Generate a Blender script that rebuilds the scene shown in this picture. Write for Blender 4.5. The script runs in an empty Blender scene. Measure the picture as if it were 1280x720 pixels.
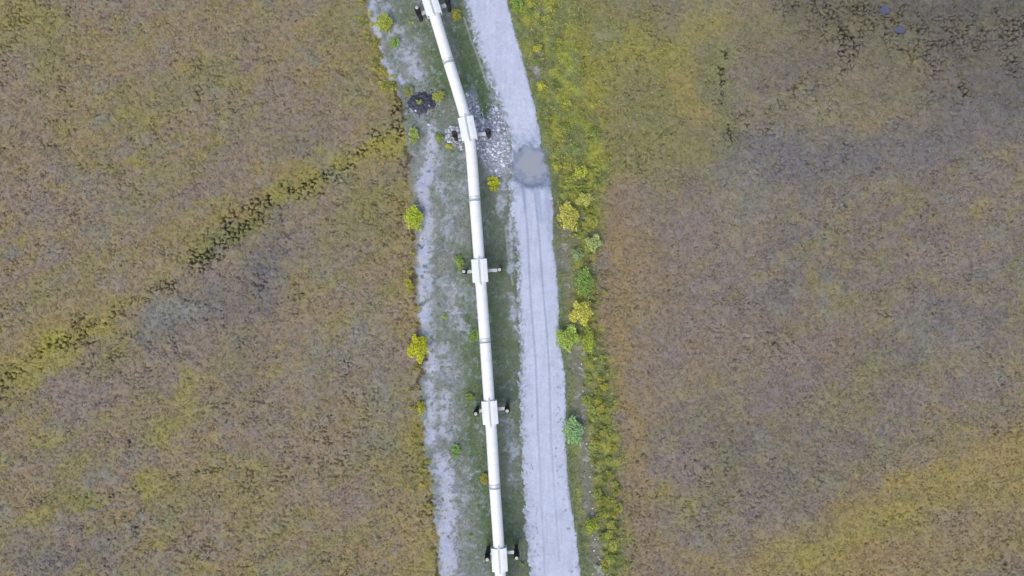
import bpy, bmesh, math, random
import numpy as np
random.seed(7); RNG = np.random.default_rng(11)
D = bpy.data; S = bpy.context.scene; COL = S.collection
H = 88.0                      # camera height; 1 photo px = 0.1 m on the ground

# ------------------------------------------------------------------ helpers
def W(px, py, z=0.0):         # photo position of a point at height z -> world x, y
    k = 0.1 * (H - z) / H
    return ((px - 640) * k, (360 - py) * k)

ILL = np.array([1.13, 1.15, 1.22])          # light falling on open ground (linear)
def alb(r, g, b):             # sRGB as seen under the overcast light -> base colour
    c = np.array([r, g, b]) / 255.0
    lin = np.where(c <= 0.04045, c / 12.92, ((c + 0.055) / 1.055) ** 2.4)
    return lin / ILL

_TAB = {}
def _hash(ix, iy, seed):
    if seed not in _TAB: _TAB[seed] = np.random.default_rng(seed * 77 + 5).random(1024 * 1024, dtype=np.float32)
    return _TAB[seed][(ix.astype(np.int32) & 1023) * 1024 + (iy.astype(np.int32) & 1023)]

def vnoise(x, y, seed):
    x = np.asarray(x, np.float32); y = np.asarray(y, np.float32)
    xi = np.floor(x); yi = np.floor(y); fx = x - xi; fy = y - yi
    u = fx * fx * (3 - 2 * fx); v = fy * fy * (3 - 2 * fy)
    a = _hash(xi, yi, seed); b = _hash(xi + 1, yi, seed); c = _hash(xi, yi + 1, seed); d = _hash(xi + 1, yi + 1, seed)
    return (a * (1 - u) + b * u) * (1 - v) + (c * (1 - u) + d * u) * v

def fbm(x, y, size, octs, seed, gain=0.55):  # 0..1, centred on 0.5
    s = 0; amp = 1; tot = 0
    ca, sa = math.cos(0.6 + seed), math.sin(0.6 + seed)
    X = (x * ca - y * sa) / size; Y = (x * sa + y * ca) / size
    for o in range(octs):
        s = s + amp * vnoise(X + 17.3 * o, Y - 9.1 * o, seed + o * 7); tot += amp
        amp *= gain; X, Y = X * 1.62 - Y * 1.27, X * 1.27 + Y * 1.62
    return s / tot

def voro(x, y, size, seed):
    X = x / size; Y = y / size; xi = np.floor(X); yi = np.floor(Y)
    f1 = np.full(X.shape, 9.0); f2 = np.full(X.shape, 9.0); idv = np.zeros(X.shape)
    for dx in (-1, 0, 1):
        for dy in (-1, 0, 1):
            cx = xi + dx; cy = yi + dy
            h1 = _hash(cx, cy, seed); h2 = _hash(cx, cy, seed + 5)
            d = np.hypot(cx + .1 + .8 * h1 - X, cy + .1 + .8 * h2 - Y)
            near = d < f1
            f2 = np.where(near, f1, np.minimum(f2, d)); idv = np.where(near, h1, idv); f1 = np.where(near, d, f1)
    return f1, f2, idv

def sstep(a, b, x):
    t = np.clip((x - a) / (b - a), 0, 1); return t * t * (3 - 2 * t)

def iex(y, knots):            # interpolation that keeps its slope beyond the ends
    ks = np.array(sorted(knots), float); ys, xs = ks[:, 0], ks[:, 1]
    r = np.interp(y, ys, xs)
    return r + np.where(y < ys[0], np.clip(y - ys[0], -3000, 0) * 0.12, 0) + np.where(y > ys[-1], np.clip(y - ys[-1], 0, 3000) * 0.09, 0)

def pdist(px, py, pts):       # distance to a polyline, in photo px (0.1 m)
    best = np.full(px.shape, 1e9)
    if len(pts) == 1:
        return np.hypot(px - pts[0][0], py - pts[0][1])
    for (x0, y0), (x1, y1) in zip(pts[:-1], pts[1:]):
        dx, dy = x1 - x0, y1 - y0
        t = np.clip(((px - x0) * dx + (py - y0) * dy) / (dx * dx + dy * dy), 0, 1)
        best = np.minimum(best, np.hypot(px - x0 - t * dx, py - y0 - t * dy))
    return best

# ------------------------------------------------------------------ the plan of the site
XL = [(0,460),(25,462),(50,473),(80,478),(95,488),(117,500),(140,508),(205,512),(245,514),(287,519),(360,520),(410,524),(445,532),(480,527),(540,529),(565,532),(595,539),(665,546),(720,549)]
RL = [(0,579),(32,590),(70,600),(100,611),(132,625),(175,637),(225,639),(255,636),(290,641),(330,646),(360,646),(422,649),(495,649),(540,651),(602,654),(665,657),(720,662)]
RR = [(0,633),(30,640),(80,655),(120,665),(175,676),(220,686),(255,690),(310,691),(360,697),(427,699),(460,705),(510,707),(555,706),(627,712),(670,720),(720,725)]
VR = [(0,705),(60,722),(130,735),(200,758),(250,752),(300,750),(360,744),(420,748),(460,758),(540,771),(600,774),(660,780),(720,783)]
PIPE = [(-250,459),(-100,506),(0,537.5),(25,545),(75,560),(107,570),(130,577),(145,581.2),(161,585),(180,588),(205,590.3),(250,593.4),(305,597.6),(338,599.8),(425,606.3),(490,610.7),(540,614.3),(605,618.1),(670,622.7),(720,625.6),(850,634),(1000,645)]

GREENS = dict(olive=alb(137,133,90), tan=alb(145,132,106), mauve=alb(140,128,122), grey=alb(129,121,113), lichen=alb(134,137,130),
              yellow=alb(154,149,74), ochre=alb(156,140,90), rust=alb(150,129,101), green=alb(118,128,74), dark=alb(98,96,90), slate=alb(117,114,117))
PEAT = alb(50, 47, 42)
# strokes of plant cover: (points, width, colour, strength)
STROKES = [
 ([(-80,520),(0,475),(60,432)], 20, 'yellow', .6), ([(60,432),(130,395),(180,362),(250,318)], 14, 'yellow', .62), ([(0,450),(120,370),(250,300)], 30, 'ochre', .35),
 ([(250,318),(300,282),(360,240)], 13, 'green', .7), ([(350,246),(420,205),(500,178)], 17, 'yellow', .7), ([(400,300),(480,250)], 22, 'olive', .4),
 ([(60,425),(90,450),(40,470)], 14, 'yellow', .6),
 ([(300,262),(330,250)], 12, 'ochre', .7), ([(345,222),(360,215)], 12, 'rust', .6),
 ([(410,215),(430,235)], 12, 'lichen', .6),
 ([(0,30),(60,20),(60,60)], 34, 'olive', .6), ([(0,0),(40,10)], 30, 'yellow', .25),
 ([(150,70),(60,120),(10,160)], 30, 'tan', .5), ([(470,10),(478,80),(490,110)], 12, 'yellow', .55),
 ([(430,30),(450,120)], 20, 'olive', .55), ([(438,135),(440,140)], 7, 'yellow', .5),
 ([(130,360),(330,330),(380,290)], 24, 'mauve', .5), ([(200,400),(330,360),(350,300)], 28, 'slate', .65),
 ([(200,398),(230,390)], 20, 'lichen', .8), ([(80,500),(160,470),(250,440)], 32, 'mauve', .75),
 ([(400,440),(460,420)], 30, 'lichen', .5), ([(320,430),(300,480)], 20, 'grey', .6), ([(380,290),(450,330)], 22, 'mauve', .4),
 ([(40,250),(110,265)], 24, 'mauve', .6), ([(70,200),(20,160)], 26, 'mauve', .4), ([(240,30),(290,20)], 22, 'tan', .5),
 ([(300,150),(420,160)], 35, 'mauve', .35), ([(370,190),(390,180)], 20, 'slate', .4),
 ([(20,660),(60,645),(180,605),(330,575)], 9, 'yellow', .35), ([(120,625),(60,630)], 9, 'green', .5),
 ([(190,520),(205,545),(240,520),(232,470)], 17, 'yellow', .45), ([(180,600),(185,612)], 14, 'yellow', .7),
 ([(30,700),(130,690)], 30, 'slate', .5), ([(500,460),(380,500),(300,530)], 36, 'mauve', .45),
 ([(430,560),(300,640),(250,600)], 30, 'tan', .5), ([(480,480),(470,540)], 26, 'lichen', .4),
 ([(535,450),(528,560),(538,640),(545,720)], 15, 'yellow', .42), ([(500,640),(520,720)], 24, 'ochre', .45), ([(430,690),(455,700)], 12, 'rust', .55),
 ([(505,250),(512,420)], 16, 'ochre', .4), ([(440,240),(490,300)], 22, 'olive', .6),
 # right-hand side
 ([(650,20),(700,60),(720,130),(730,200)], 42, 'yellow', .75), ([(720,20),(800,60),(830,150),(760,190)], 60, 'green', .5), ([(760,30),(850,90),(860,170)], 50, 'olive', .6),
 ([(740,60),(850,60),(900,20)], 30, 'yellow', .45), ([(735,222),(775,218)], 13, 'yellow', .9), ([(740,80),(735,110)], 22, 'yellow', .7),
 ([(730,80),(745,60)], 30, 'green', .3), ([(740,150),(760,160)], 16, 'rust', .3), ([(850,100),(870,140)], 20, 'ochre', .45),
 ([(800,200),(880,190)], 24, 'olive', .6), ([(760,45),(750,50)], 14, 'lichen', .4),
 ([(905,60),(908,140),(915,180)], 16, 'green', .45), ([(950,40),(1060,20),(1110,60)], 40, 'olive', .5),
 ([(1050,110),(1040,150)], 30, 'olive', .5), ([(1080,155),(1140,150)], 14, 'ochre', .6), ([(1130,110),(1150,130)], 26, 'olive', .35),
 ([(930,190),(1010,210),(1100,180)], 34, 'slate', .8), ([(1160,180),(1280,120)], 50, 'slate', .7), ([(940,220),(930,270)], 24, 'lichen', .4),
 ([(1000,10),(1280,10)], 34, 'dark', .6), ([(1180,60),(1290,90)], 60, 'dark', .55), ([(980,80),(1080,60)], 40, 'dark', .35),
 ([(780,240),(900,330)], 40, 'mauve', .55), ([(790,330),(770,440),(800,520)], 26, 'tan', .5), ([(762,240),(768,340),(768,430),(790,520),(800,640),(805,740)], 22, 'rust', .5), ([(770,300),(775,460),(800,600)], 12, 'ochre', .3), ([(780,300),(820,360)], 40, 'rust', .3), ([(900,420),(1040,450)], 40, 'rust', .25), ([(830,500),(900,450)], 20, 'tan', .5),
 ([(860,420),(980,460)], 50, 'mauve', .5), ([(1040,500),(1100,470),(1260,440)], 16, 'olive', .45),
 ([(880,560),(960,600),(1050,540)], 28, 'grey', .5), ([(900,570),(930,600)], 22, 'green', .25), ([(840,620),(860,640)], 14, 'yellow', .35),
 ([(930,650),(960,640)], 24, 'mauve', .6), ([(1040,520),(1080,510)], 24, 'olive', .35), ([(1180,500),(1240,420)], 30, 'mauve', .4),
 ([(960,712),(1060,680),(1150,620),(1300,545)], 40, 'ochre', .7), ([(1000,700),(1150,640),(1290,590)], 26, 'yellow', .4), ([(1080,730),(1200,690),(1300,640)], 60, 'ochre', .55), ([(1040,640),(1160,590)], 14, 'ochre', .6),
 ([(1080,700),(1130,705)], 20, 'rust', .5), ([(1260,590),(1250,570)], 18, 'rust', .4), ([(1180,640),(1200,640)], 18, 'mauve', .5), ([(860,700),(900,715)], 20, 'ochre', .6),
 ([(1280,400),(1290,340)], 20, 'olive', .4), ([(790,600),(800,700)], 22, 'tan', .5),
]
# places where the turf is broken by dark peaty cracks: (points, width, strength)
CRACKS = [([(0,490),(15,470)],22,.8), ([(60,432),(110,425),(95,400)],14,.9),([(15,470),(60,434),(115,405),(180,372),(215,350),(250,325)],12,.85),([(250,325),(300,282),(350,248),(400,225),(470,185)],15,.92),
 ([(250,325),(275,300),(300,270)],22,1.15),([(300,262),(345,250),(365,235)],18,.9),([(400,235),(440,200),(485,180)],22,.7),
 ([(330,350),(310,385)],12,.6),([(250,380),(255,400)],12,.5),([(20,630),(120,622),(230,595),(330,575)],7,.65),([(470,170),(505,160),(500,130)],20,1.0),
 ([(250,10),(330,60),(340,90)],25,.45),([(80,20),(150,100)],35,.4),([(100,200),(180,240)],25,.45),
 ([(905,60),(905,140),(912,175)],6,.95),([(1040,35),(1065,45),(1060,80)],18,1.1),([(1000,0),(1120,20),(1170,50),(1280,30)],34,.8),
 ([(1205,105),(1210,118)],8,1.3),([(1180,90),(1130,60),(1110,30)],20,.7),([(1250,10),(1270,90)],14,.8),([(1010,110),(960,150),(910,150)],26,.6),
 ([(1130,620),(1280,690)],60,.4),([(880,590),(960,640)],50,.45),([(140,640),(130,700)],40,.3),([(500,200),(505,300)],10,.6),([(525,470),(527,500)],4,1.4)]
PALE = [([(466,0),(463,20),(474,45),(478,75),(490,92),(505,102)],5.5,1.15),([(500,45),(512,70),(520,95)],15,.62),([(478,5),(485,20)],9,.55),([(540,160),(536,195)],8,1.0),
 ([(536,190),(530,240),(536,285),(528,330),(530,380),(536,430),(541,460)],10.5,1.02),([(545,200),(552,240)],13,.6),([(555,285),(575,300)],12,.45),([(560,360),(572,400),(583,415)],13,.62),
 ([(552,440),(565,470)],16,.5),([(537,480),(540,550)],10,.85),([(556,500),(560,540)],12,.7),([(550,580),(562,610),(555,660),(560,715)],15,1.0),([(585,590),(580,620)],10,.55),
 ([(640,560),(640,600)],8,.55),([(630,530),(640,570)],12,.3),([(625,260),(632,215)],8,.6),([(575,215),(570,260)],16,.4),([(600,370),(590,420)],8,.3),
 ([(586,14),(600,55),(612,95),(628,135)],7,.62),([(625,135),(634,165)],7,.5),([(520,135),(535,160)],10,.45),([(618,160),(620,215)],12,.6),([(637,270),(641,340)],5,.8),([(641,370),(646,420)],5,.6)]
GREEN = [([(598,95),(603,118),(607,143)],8,1.5),([(545,60),(560,110),(600,110),(610,140)],18,.9),([(575,40),(598,100)],12,1.),([(520,20),(510,10),(530,40)],18,.6),([(590,345),(580,325)],12,.8),([(585,400),(595,460),(590,520),(600,600),(615,680)],16,.9),
 ([(640,340),(620,345)],12,.6),([(640,640),(635,700)],14,.8),([(560,580),(575,565)],12,.5),([(560,230),(575,210)],14,.5),([(620,400),(630,440)],18,.5),([(627,205),(636,225)],8,.7)]
RUTS = [([(655,237),(660,292),(663,360),(666,400),(670,450),(673,530),(677,620),(682,720)],1.),([(669,238),(675,300),(679,360),(683,400),(687,460),(689,540),(694,620),(700,700)],1.)]
POOLS = [(1107,12,6,5),(1125.5,36.5,6.5,4.5)]

def relief_road(px, py, x, y):
    cx = (px - 664) / 23.; cy = (py - 205) / 24.
    n = fbm(x, y, 1.2, 3, 91)
    pit = 1 - sstep(.75, 1.4, np.hypot(cx, cy) + (n - .5) * .9)
    return pit

def site(x, y, detail=True):
    """plant and soil colour, height and cover of the land at world x, y"""
    x = x.astype(np.float32); y = y.astype(np.float32); px = 640 + x * 10; py = 360 - y * 10
    n1 = fbm(x, y, 9, 4, 1); n2 = fbm(x, y, 6, 4, 2); n3 = fbm(x, y, 4, 4, 3); n4 = fbm(x, y, 2.2, 4, 4)
    e1 = fbm(x, y, 3.0, 5, 5, .7) - .5; e2 = fbm(x, y, .9, 4, 6, .7) - .5
    fine = fbm(x, y, .55, 3, 8, .7) - .5
    right = sstep(640, 860, px + (n1 - .5) * 160)
    c = GREENS['tan'] * (1 - right)[:, None] + GREENS['grey'] * right[:, None]
    def mix(c, m, col):
        m = np.clip(m, 0, 1)[:, None]; return c * (1 - m) + col * m
    c = mix(c, sstep(.48, .68, n2) * .55, GREENS['mauve'])
    c = mix(c, sstep(.50, .70, n3) * .60 * (1 - .55 * right), GREENS['olive'])
    c = mix(c, sstep(.52, .72, n1) * .5 * right, GREENS['slate'])
    c = mix(c, sstep(.55, .72, n4) * .5, GREENS['lichen'])
    c = mix(c, sstep(.58, .74, fbm(x, y, 2.6, 4, 21)) * .3, GREENS['ochre'])
    c = mix(c, sstep(.60, .75, fbm(x, y, 1.8, 4, 31)) * .4 * (1 - .5 * right), GREENS['yellow'])
    c = mix(c, sstep(.66, .78, fbm(x, y, 1.6, 4, 41)) * .3, GREENS['rust'])
    an = fbm((x * .84 + y * .54) * .26, (y * .84 - x * .54), 2.6, 4, 111); an2 = fbm((x * .84 + y * .54) * .3, (y * .84 - x * .54), 1.7, 4, 121)
    c = mix(c, sstep(.50, .66, an) * .5 * (1 - .4 * right), GREENS['olive']); c = mix(c, sstep(.52, .66, an2) * .45, GREENS['mauve'])
    wx = px + e1 * 60; wy = py + (fbm(x, y, 3.0, 5, 55, .7) - .5) * 60
    def near(pts, w):
        xs = [p[0] for p in pts]; ys = [p[1] for p in pts]; q = 2.6 * w
        return np.nonzero((wx > min(xs) - q) & (wx < max(xs) + q) & (wy > min(ys) - q) & (wy < max(ys) + q))[0]
    bx, by = wx, wy
    for pts, w, col, st in STROKES:
        q_ = .5 if st in (.62, .7) else 1.0; wx = px + (bx - px) * q_; wy = py + (by - py) * q_
        k = near(pts, w)
        if len(k) == 0: continue
        m = np.clip(np.exp(-(pdist(wx[k], wy[k], pts) / w) ** 2) * st * (0.75 + .9 * (n4[k] - .3)) * 1.1, 0, 1)[:, None]
        c[k] = c[k] * (1 - m) + GREENS[col] * m
    wx, wy = bx, by
    # cracks in the turf
    cs = np.full(px.shape, .33) - .12 * right + .75 * (fbm(x, y, 5, 3, 61) - .5)
    sx_, sy_ = wx, wy; wx = px + (wx - px) * .35; wy = py + (wy - py) * .35
    for pts, w, st in CRACKS:
        k = near(pts, w); cs[k] = np.maximum(cs[k], np.exp(-(pdist(wx[k], wy[k], pts) / w) ** 2) * st)
    h1 = fbm(x, y, .6, 3, 77) - .5; h2 = fbm(x, y, .6, 3, 78) - .5
    f1, f2, idv = voro(x + h1 * .75, y + h2 * .75, .62, 12)
    gate = sstep(.47, .62, fbm(x, y, .8, 3, 66, .7) * .8 + np.clip(cs, 0, 1.2) * .17)
    crack = (1 - sstep(.02, .20, (f2 - f1) - .10 * cs)) * gate * np.clip(cs * 1.2, 0, 1)
    tuss = (1 - f1 * .9) * (.35 + .65 * np.clip(cs, 0, 1))
    c = c * (0.95 + .10 * idv)[:, None]
    # ---- the cleared pad
    lx = iex(py, XL) + e1 * 16 + e2 * 12; rl = iex(py, RL); rr = iex(py, RR); vr = iex(py, VR) + e1 * 46 * (1 + .8 * sstep(220, 60, py)) + e2 * 10
    pad = sstep(-3, 3, px - lx) * (1 - sstep(-4, 6, px - rr))
    gg = fbm(x, y, 1.5, 4, 71); 
    pc = alb(119, 129, 119)[None] * np.ones((len(px), 1))
    pc = mix(pc, sstep(.4, .62, gg) * .8, alb(124, 127, 118)); pc = mix(pc, sstep(.48, .7, fbm(x, y, .8, 4, 72)) * .7, alb(102, 120, 90))
    gm = np.zeros(px.shape); pm = np.zeros(px.shape)
    sel = (px > 430) & (px < 800) & (py > -60) & (py < 780)
    for pts, w, st in GREEN:
        gm[sel] = np.maximum(gm[sel], st * np.exp(-(pdist(px[sel] + e1[sel] * 24, py[sel] + e2[sel] * 24, pts) / w) ** 2))
    for pts, w, st in PALE:
        pm[sel] = np.maximum(pm[sel], st * np.exp(-(pdist(px[sel] + e1[sel] * 14, py[sel] + e2[sel] * 20, pts) / w) ** 2))
    pc = mix(pc, gm * .85, alb(90, 112, 74))
    mott = fbm(x, y, .7, 5, 73, .75)
    pm = np.where(sel, pm, .5)
    pale = sstep(-.12, .46, pm - .36 - (mott - .5) * 2.3 - (gg - .5) * 1.0 - (fbm(x, y, .28, 3, 98, .8) - .5) * 1.3) * (.35 + .65 * np.clip(pm, 0, 1))
    lp = px < 560 + (py - 0) * .06 + 10; pale = np.maximum(pale, sstep(.60, .74, fbm(x, y, .5, 4, 74, .8)) * (.12 + .33 * lp))
    weed = sstep(.66, .74, fbm(x, y, .55, 3, 99, .6)) * lp; pale = pale * (1 - .85 * weed)
    palc = alb(180, 186, 207)
    pc = mix(pc, .34 * np.clip(pm + .3 * lp, 0, 1) * (1 - np.clip(gm, 0, 1)), palc); pc = mix(pc, (1 - lp) * .35 * (1 - np.clip(pm * 1.6, 0, 1)), alb(94, 110, 86)); pc = mix(pc, pale * .95, palc); pc = mix(pc, weed * .5, alb(100, 114, 92))
    rub = np.zeros(px.shape); rub[sel] = np.exp(-(pdist(px[sel] + e1[sel] * 14, py[sel], [(597,128),(606,158),(616,185),(622,208)]) / 17.) ** 4) * (1 - np.exp(-(pdist(px[sel] + e2[sel] * 16, py[sel], [(601,90),(607,143)]) / 9.) ** 4)); pc = mix(pc, rub * (.55 + .8 * (mott - .3)), alb(176, 182, 202))
    # fine pale ridge of grit left by the grader beside the road
    for pts in ([(580,22),(588,48),(597,70),(605,95),(611,112)], [(632,282),(635,320),(641,356)]):
        d = np.full(px.shape, 99.); d[sel] = pdist(px[sel], py[sel], pts); pc = mix(pc, (1 - sstep(.6, 1.6, d)) * .6, alb(170, 178, 178))
    # ---- verge right of the road
    ver = sstep(-4, 4, px - rr) * (1 - sstep(-14, 14, px - vr))
    vc = alb(122, 130, 88)[None] * np.ones((len(px), 1))
    vc = mix(vc, sstep(.42, .62, gg) * .8, alb(152, 156, 72)); vc = mix(vc, sstep(.55, .7, n4) * .6, alb(120, 118, 88))
    ed = px - rr
    vc = mix(vc, (1 - sstep(5, 18, ed)) * (.45 + .4 * sstep(150, 240, py)), alb(104, 120, 88)); vc = vc * (1 + 1.1 * (fbm(x, y, .5, 3, 97, .8) - .5))[:, None]
    dit = np.zeros(px.shape)
    for pts, w, st in (([(722,440),(727,500),(732,560),(738,620),(744,670),(748,725)],9,1.),([(706,265),(710,300),(704,330)],12,.9),([(668,70),(672,95)],6,1.),([(728,270),(735,280)],6,.6),([(712,345),(716,400)],9,.6)):
        dit[sel] = np.maximum(dit[sel], st * np.exp(-(pdist(px[sel] + e1[sel] * 16, py[sel], pts) / w) ** 2))
    vc = mix(vc, dit * .95, alb(122, 122, 112)); vc = mix(vc, dit * sstep(.55, .66, mott) * .9, alb(165, 168, 172))
    # puddle run-off keeps the soil wet under the rubble
    c = mix(c, ver, vc); c = mix(c, pad, pc)
    crack = crack * (1 - pad) * (1 - ver * .7)
    edgec = np.exp(-((px - lx + 2) / 3.) ** 2) * sstep(.5, .65, fbm(x, y, 1.5, 3, 81)) * .7
    crack = np.maximum(crack, edgec * (py > 100))
    c = mix(c, crack * .92, PEAT)
    g0 = fbm(x, y, .26, 2, 9, .8)
    c = c * (1 + fine * .28 + (g0 - .5) * (.24 + .09 * pad))[:, None]
    pores = sstep(.70, .80, fbm(x, y, .30, 2, 95, .6)) * sstep(.45, .6, fbm(x, y, 2.4, 3, 96)) * (1 - pad) * (1 - ver); c = mix(c, pores * .55, PEAT)
    tint = (fbm(x, y, .7, 3, 88) - .5)[:, None] * np.array([.12, 0.06, -.26]); c = c * (1 + tint)
    off = np.maximum(pad, ver)
    z = (1 - off) * (.10 * (n4 - .5) * 2 + .13 * tuss + .10 * fine + .05 * (g0 - .5) - .10) + off * (.05 * (gg - .5) + .035 * fine)
    z = z - crack * .34 - pores * .1 - dit * .12 * ver
    under = sstep(1.5, 5, px - rl - 0) * (1 - sstep(-5, -1.5, px - rr))
    z = z * (1 - under) - .14 * under
    for qx, qy, qa, qb in POOLS:
        q = np.hypot((px - qx) / qa, (py - qy) / qb) + e2 * .6; pq = 1 - sstep(.8, 1.35, q); z = z - pq * .3; c = mix(c, pq, PEAT)
    return np.clip(c, .01, .9), z, dict(pad=pad, ver=ver, crack=crack, px=px, py=py, pale=pale, rl=rl, rr=rr, gm=gm, dit=dit, vr=vr, pools=None, cs=cs)

# ------------------------------------------------------------------ mesh building
def fast_mesh(name, verts, quads, col=None, smooth=True):
    me = D.meshes.new(name); n = len(verts); q = len(quads)
    me.vertices.add(n); me.vertices.foreach_set('co', np.ascontiguousarray(verts, np.float32).ravel())
    k = quads.shape[1]
    me.loops.add(q * k); me.loops.foreach_set('vertex_index', np.ascontiguousarray(quads, np.int32).ravel())
    me.polygons.add(q); me.polygons.foreach_set('loop_start', np.arange(0, q * k, k, dtype=np.int32))
    me.update(calc_edges=True)
    if smooth: me.polygons.foreach_set('use_smooth', np.ones(q, bool))
    if col is not None:
        a = me.color_attributes.new('tone', 'FLOAT_COLOR', 'POINT')
        rgba = np.ones((n, 4), np.float32); rgba[:, :3] = col; a.data.foreach_set('color', rgba.ravel())
    return me

def link(name, me, mat, parent=None, **props):
    o = D.objects.new(name, me); COL.objects.link(o)
    if mat is not None and me is not None:
        if not me.materials: me.materials.append(mat)
    if parent is not None: o.parent = parent
    for k, v in props.items(): o[k] = v
    return o

def empty(name, loc, label, cat, group=None, rz=0):
    o = D.objects.new(name, None); COL.objects.link(o); o.location = loc; o.rotation_euler = (0, 0, rz)
    o.empty_display_size = .3; o['label'] = label; o['category'] = cat
    if group: o['group'] = group
    return o

def from_bm(name, bm, smooth=False):
    me = D.meshes.new(name); bm.normal_update(); bm.to_mesh(me); bm.free()
    if smooth:
        for p in me.polygons: p.use_smooth = True
    return me

# ------------------------------------------------------------------ materials
def nmat(name):
    m = D.materials.new(name); m.use_nodes = True; nt = m.node_tree; b = nt.nodes['Principled BSDF']; return m, nt, b
def N(nt, t, **kw):
    n = nt.nodes.new(t)
    for k, v in kw.items(): setattr(n, k, v)
    return n
def tone_mat(name, rough=.9, noise_scale=12, amount=.3, bump=0.0, bscale=20, spec=.2, objcol=False, trans=0):
    m, nt, b = nmat(name); L = nt.links.new
    tc = N(nt, 'ShaderNodeTexCoord'); at = N(nt, 'ShaderNodeAttribute', attribute_name='tone')
    no = N(nt, 'ShaderNodeTexNoise'); no.inputs['Scale'].default_value = noise_scale; no.inputs['Detail'].default_value = 5; no.inputs['Roughness'].default_value = .7
    L(tc.outputs['Object'], no.inputs['Vector'])
    mr = N(nt, 'ShaderNodeMapRange'); mr.inputs[1].default_value = .25; mr.inputs[2].default_value = .75
    mr.inputs[3].default_value = 1 - amount; mr.inputs[4].default_value = 1 + amount
    L(no.outputs['Fac'], mr.inputs[0])
    mu = N(nt, 'ShaderNodeVectorMath', operation='SCALE'); L(at.outputs['Color'], mu.inputs[0]); L(mr.outputs[0], mu.inputs['Scale'])
    out = mu.outputs[0]
    if objcol:
        oi = N(nt, 'ShaderNodeObjectInfo'); m2 = N(nt, 'ShaderNodeVectorMath', operation='MULTIPLY'); L(out, m2.inputs[0]); L(oi.outputs['Color'], m2.inputs[1]); out = m2.outputs[0]
    L(out, b.inputs['Base Color']); b.inputs['Roughness'].default_value = rough; b.inputs['Specular IOR Level'].default_value = spec
    if bump:
        bn = N(nt, 'ShaderNodeTexNoise'); bn.inputs['Scale'].default_value = bscale; bn.inputs['Detail'].default_value = 4
        L(tc.outputs['Object'], bn.inputs['Vector']); bp = N(nt, 'ShaderNodeBump'); bp.inputs['Strength'].default_value = bump; bp.inputs['Distance'].default_value = .05
        L(bn.outputs['Fac'], bp.inputs['Height']); L(bp.outputs[0], b.inputs['Normal'])
    return m
def plain_mat(name, rgb, rough=.6, metal=0, var=.12, scale=3, bump=0, spec=.4, rand=0):
    m, nt, b = nmat(name); L = nt.links.new
    tc = N(nt, 'ShaderNodeTexCoord'); no = N(nt, 'ShaderNodeTexNoise'); no.inputs['Scale'].default_value = scale; no.inputs['Detail'].default_value = 6
    L(tc.outputs['Object'], no.inputs['Vector'])
    r = N(nt, 'ShaderNodeValToRGB'); e = r.color_ramp.elements; e[0].position = .3; e[1].position = .7
    e[0].color = (*[c * (1 - var) for c in rgb], 1); e[1].color = (*[min(1, c * (1 + var)) for c in rgb], 1)
    L(no.outputs['Fac'], r.inputs[0]); out = r.outputs[0]
    if rand:
        oi = N(nt, 'ShaderNodeObjectInfo'); mr = N(nt, 'ShaderNodeMapRange'); mr.inputs[3].default_value = 1 - rand; mr.inputs[4].default_value = 1 + rand
        L(oi.outputs['Random'], mr.inputs[0]); mu = N(nt, 'ShaderNodeVectorMath', operation='SCALE'); L(out, mu.inputs[0]); L(mr.outputs[0], mu.inputs['Scale']); out = mu.outputs[0]
    L(out, b.inputs['Base Color']); b.inputs['Roughness'].default_value = rough; b.inputs['Metallic'].default_value = metal; b.inputs['Specular IOR Level'].default_value = spec
    if bump:
        bp = N(nt, 'ShaderNodeBump'); bp.inputs['Strength'].default_value = bump; L(no.outputs['Fac'], bp.inputs['Height']); L(bp.outputs[0], b.inputs['Normal'])
    return m
M_GROUND = tone_mat('tundra_ground', .95, 9, .30, .5, 14)
M_TUFT = tone_mat('heath_leaves', .85, 25, .2)
M_GRASS = tone_mat('grass_blades', .8, 25, .2)
M_ROAD = tone_mat('gravel_road', .95, 5, .10, .5, 18)
M_LEAF = tone_mat('willow_leaves', .7, 20, .12, objcol=True)
M_STONE = plain_mat('rubble_stone', tuple(alb(206, 211, 228)), .85, 0, .18, 6, .3, .3, .3)
M_SHARD = tone_mat('stone_chips', .9, 10, .2)
M_PEATY = plain_mat('black_stony_peat', tuple(alb(66, 68, 84)), .7, 0, .4, 5, .5, .4)
M_WHITE = plain_mat('white_jacket', (.85, .85, .845), .42, 0, .05, 1.4, 0, .4)
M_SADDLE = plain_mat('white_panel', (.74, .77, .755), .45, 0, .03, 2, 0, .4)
M_SEAM = plain_mat('grey_seam', (.62, .66, .65), .5, .2, .1, 3)
M_BAND = plain_mat('galvanised_band', (.60, .62, .63), .5, .3, .1, 4)
M_BEAM = plain_mat('galvanised_beam', (.60, .60, .62), .5, .15, .12, 3)
M_POST = plain_mat('weathered_steel', (.045, .038, .042), .7, .2, .4, 5, .2)
M_CAP = plain_mat('pale_cap', (.50, .50, .46), .6, 0, .1, 8)
M_STEM = plain_mat('willow_bark', (.09, .07, .045), .9, 0, .2, 8)

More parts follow.
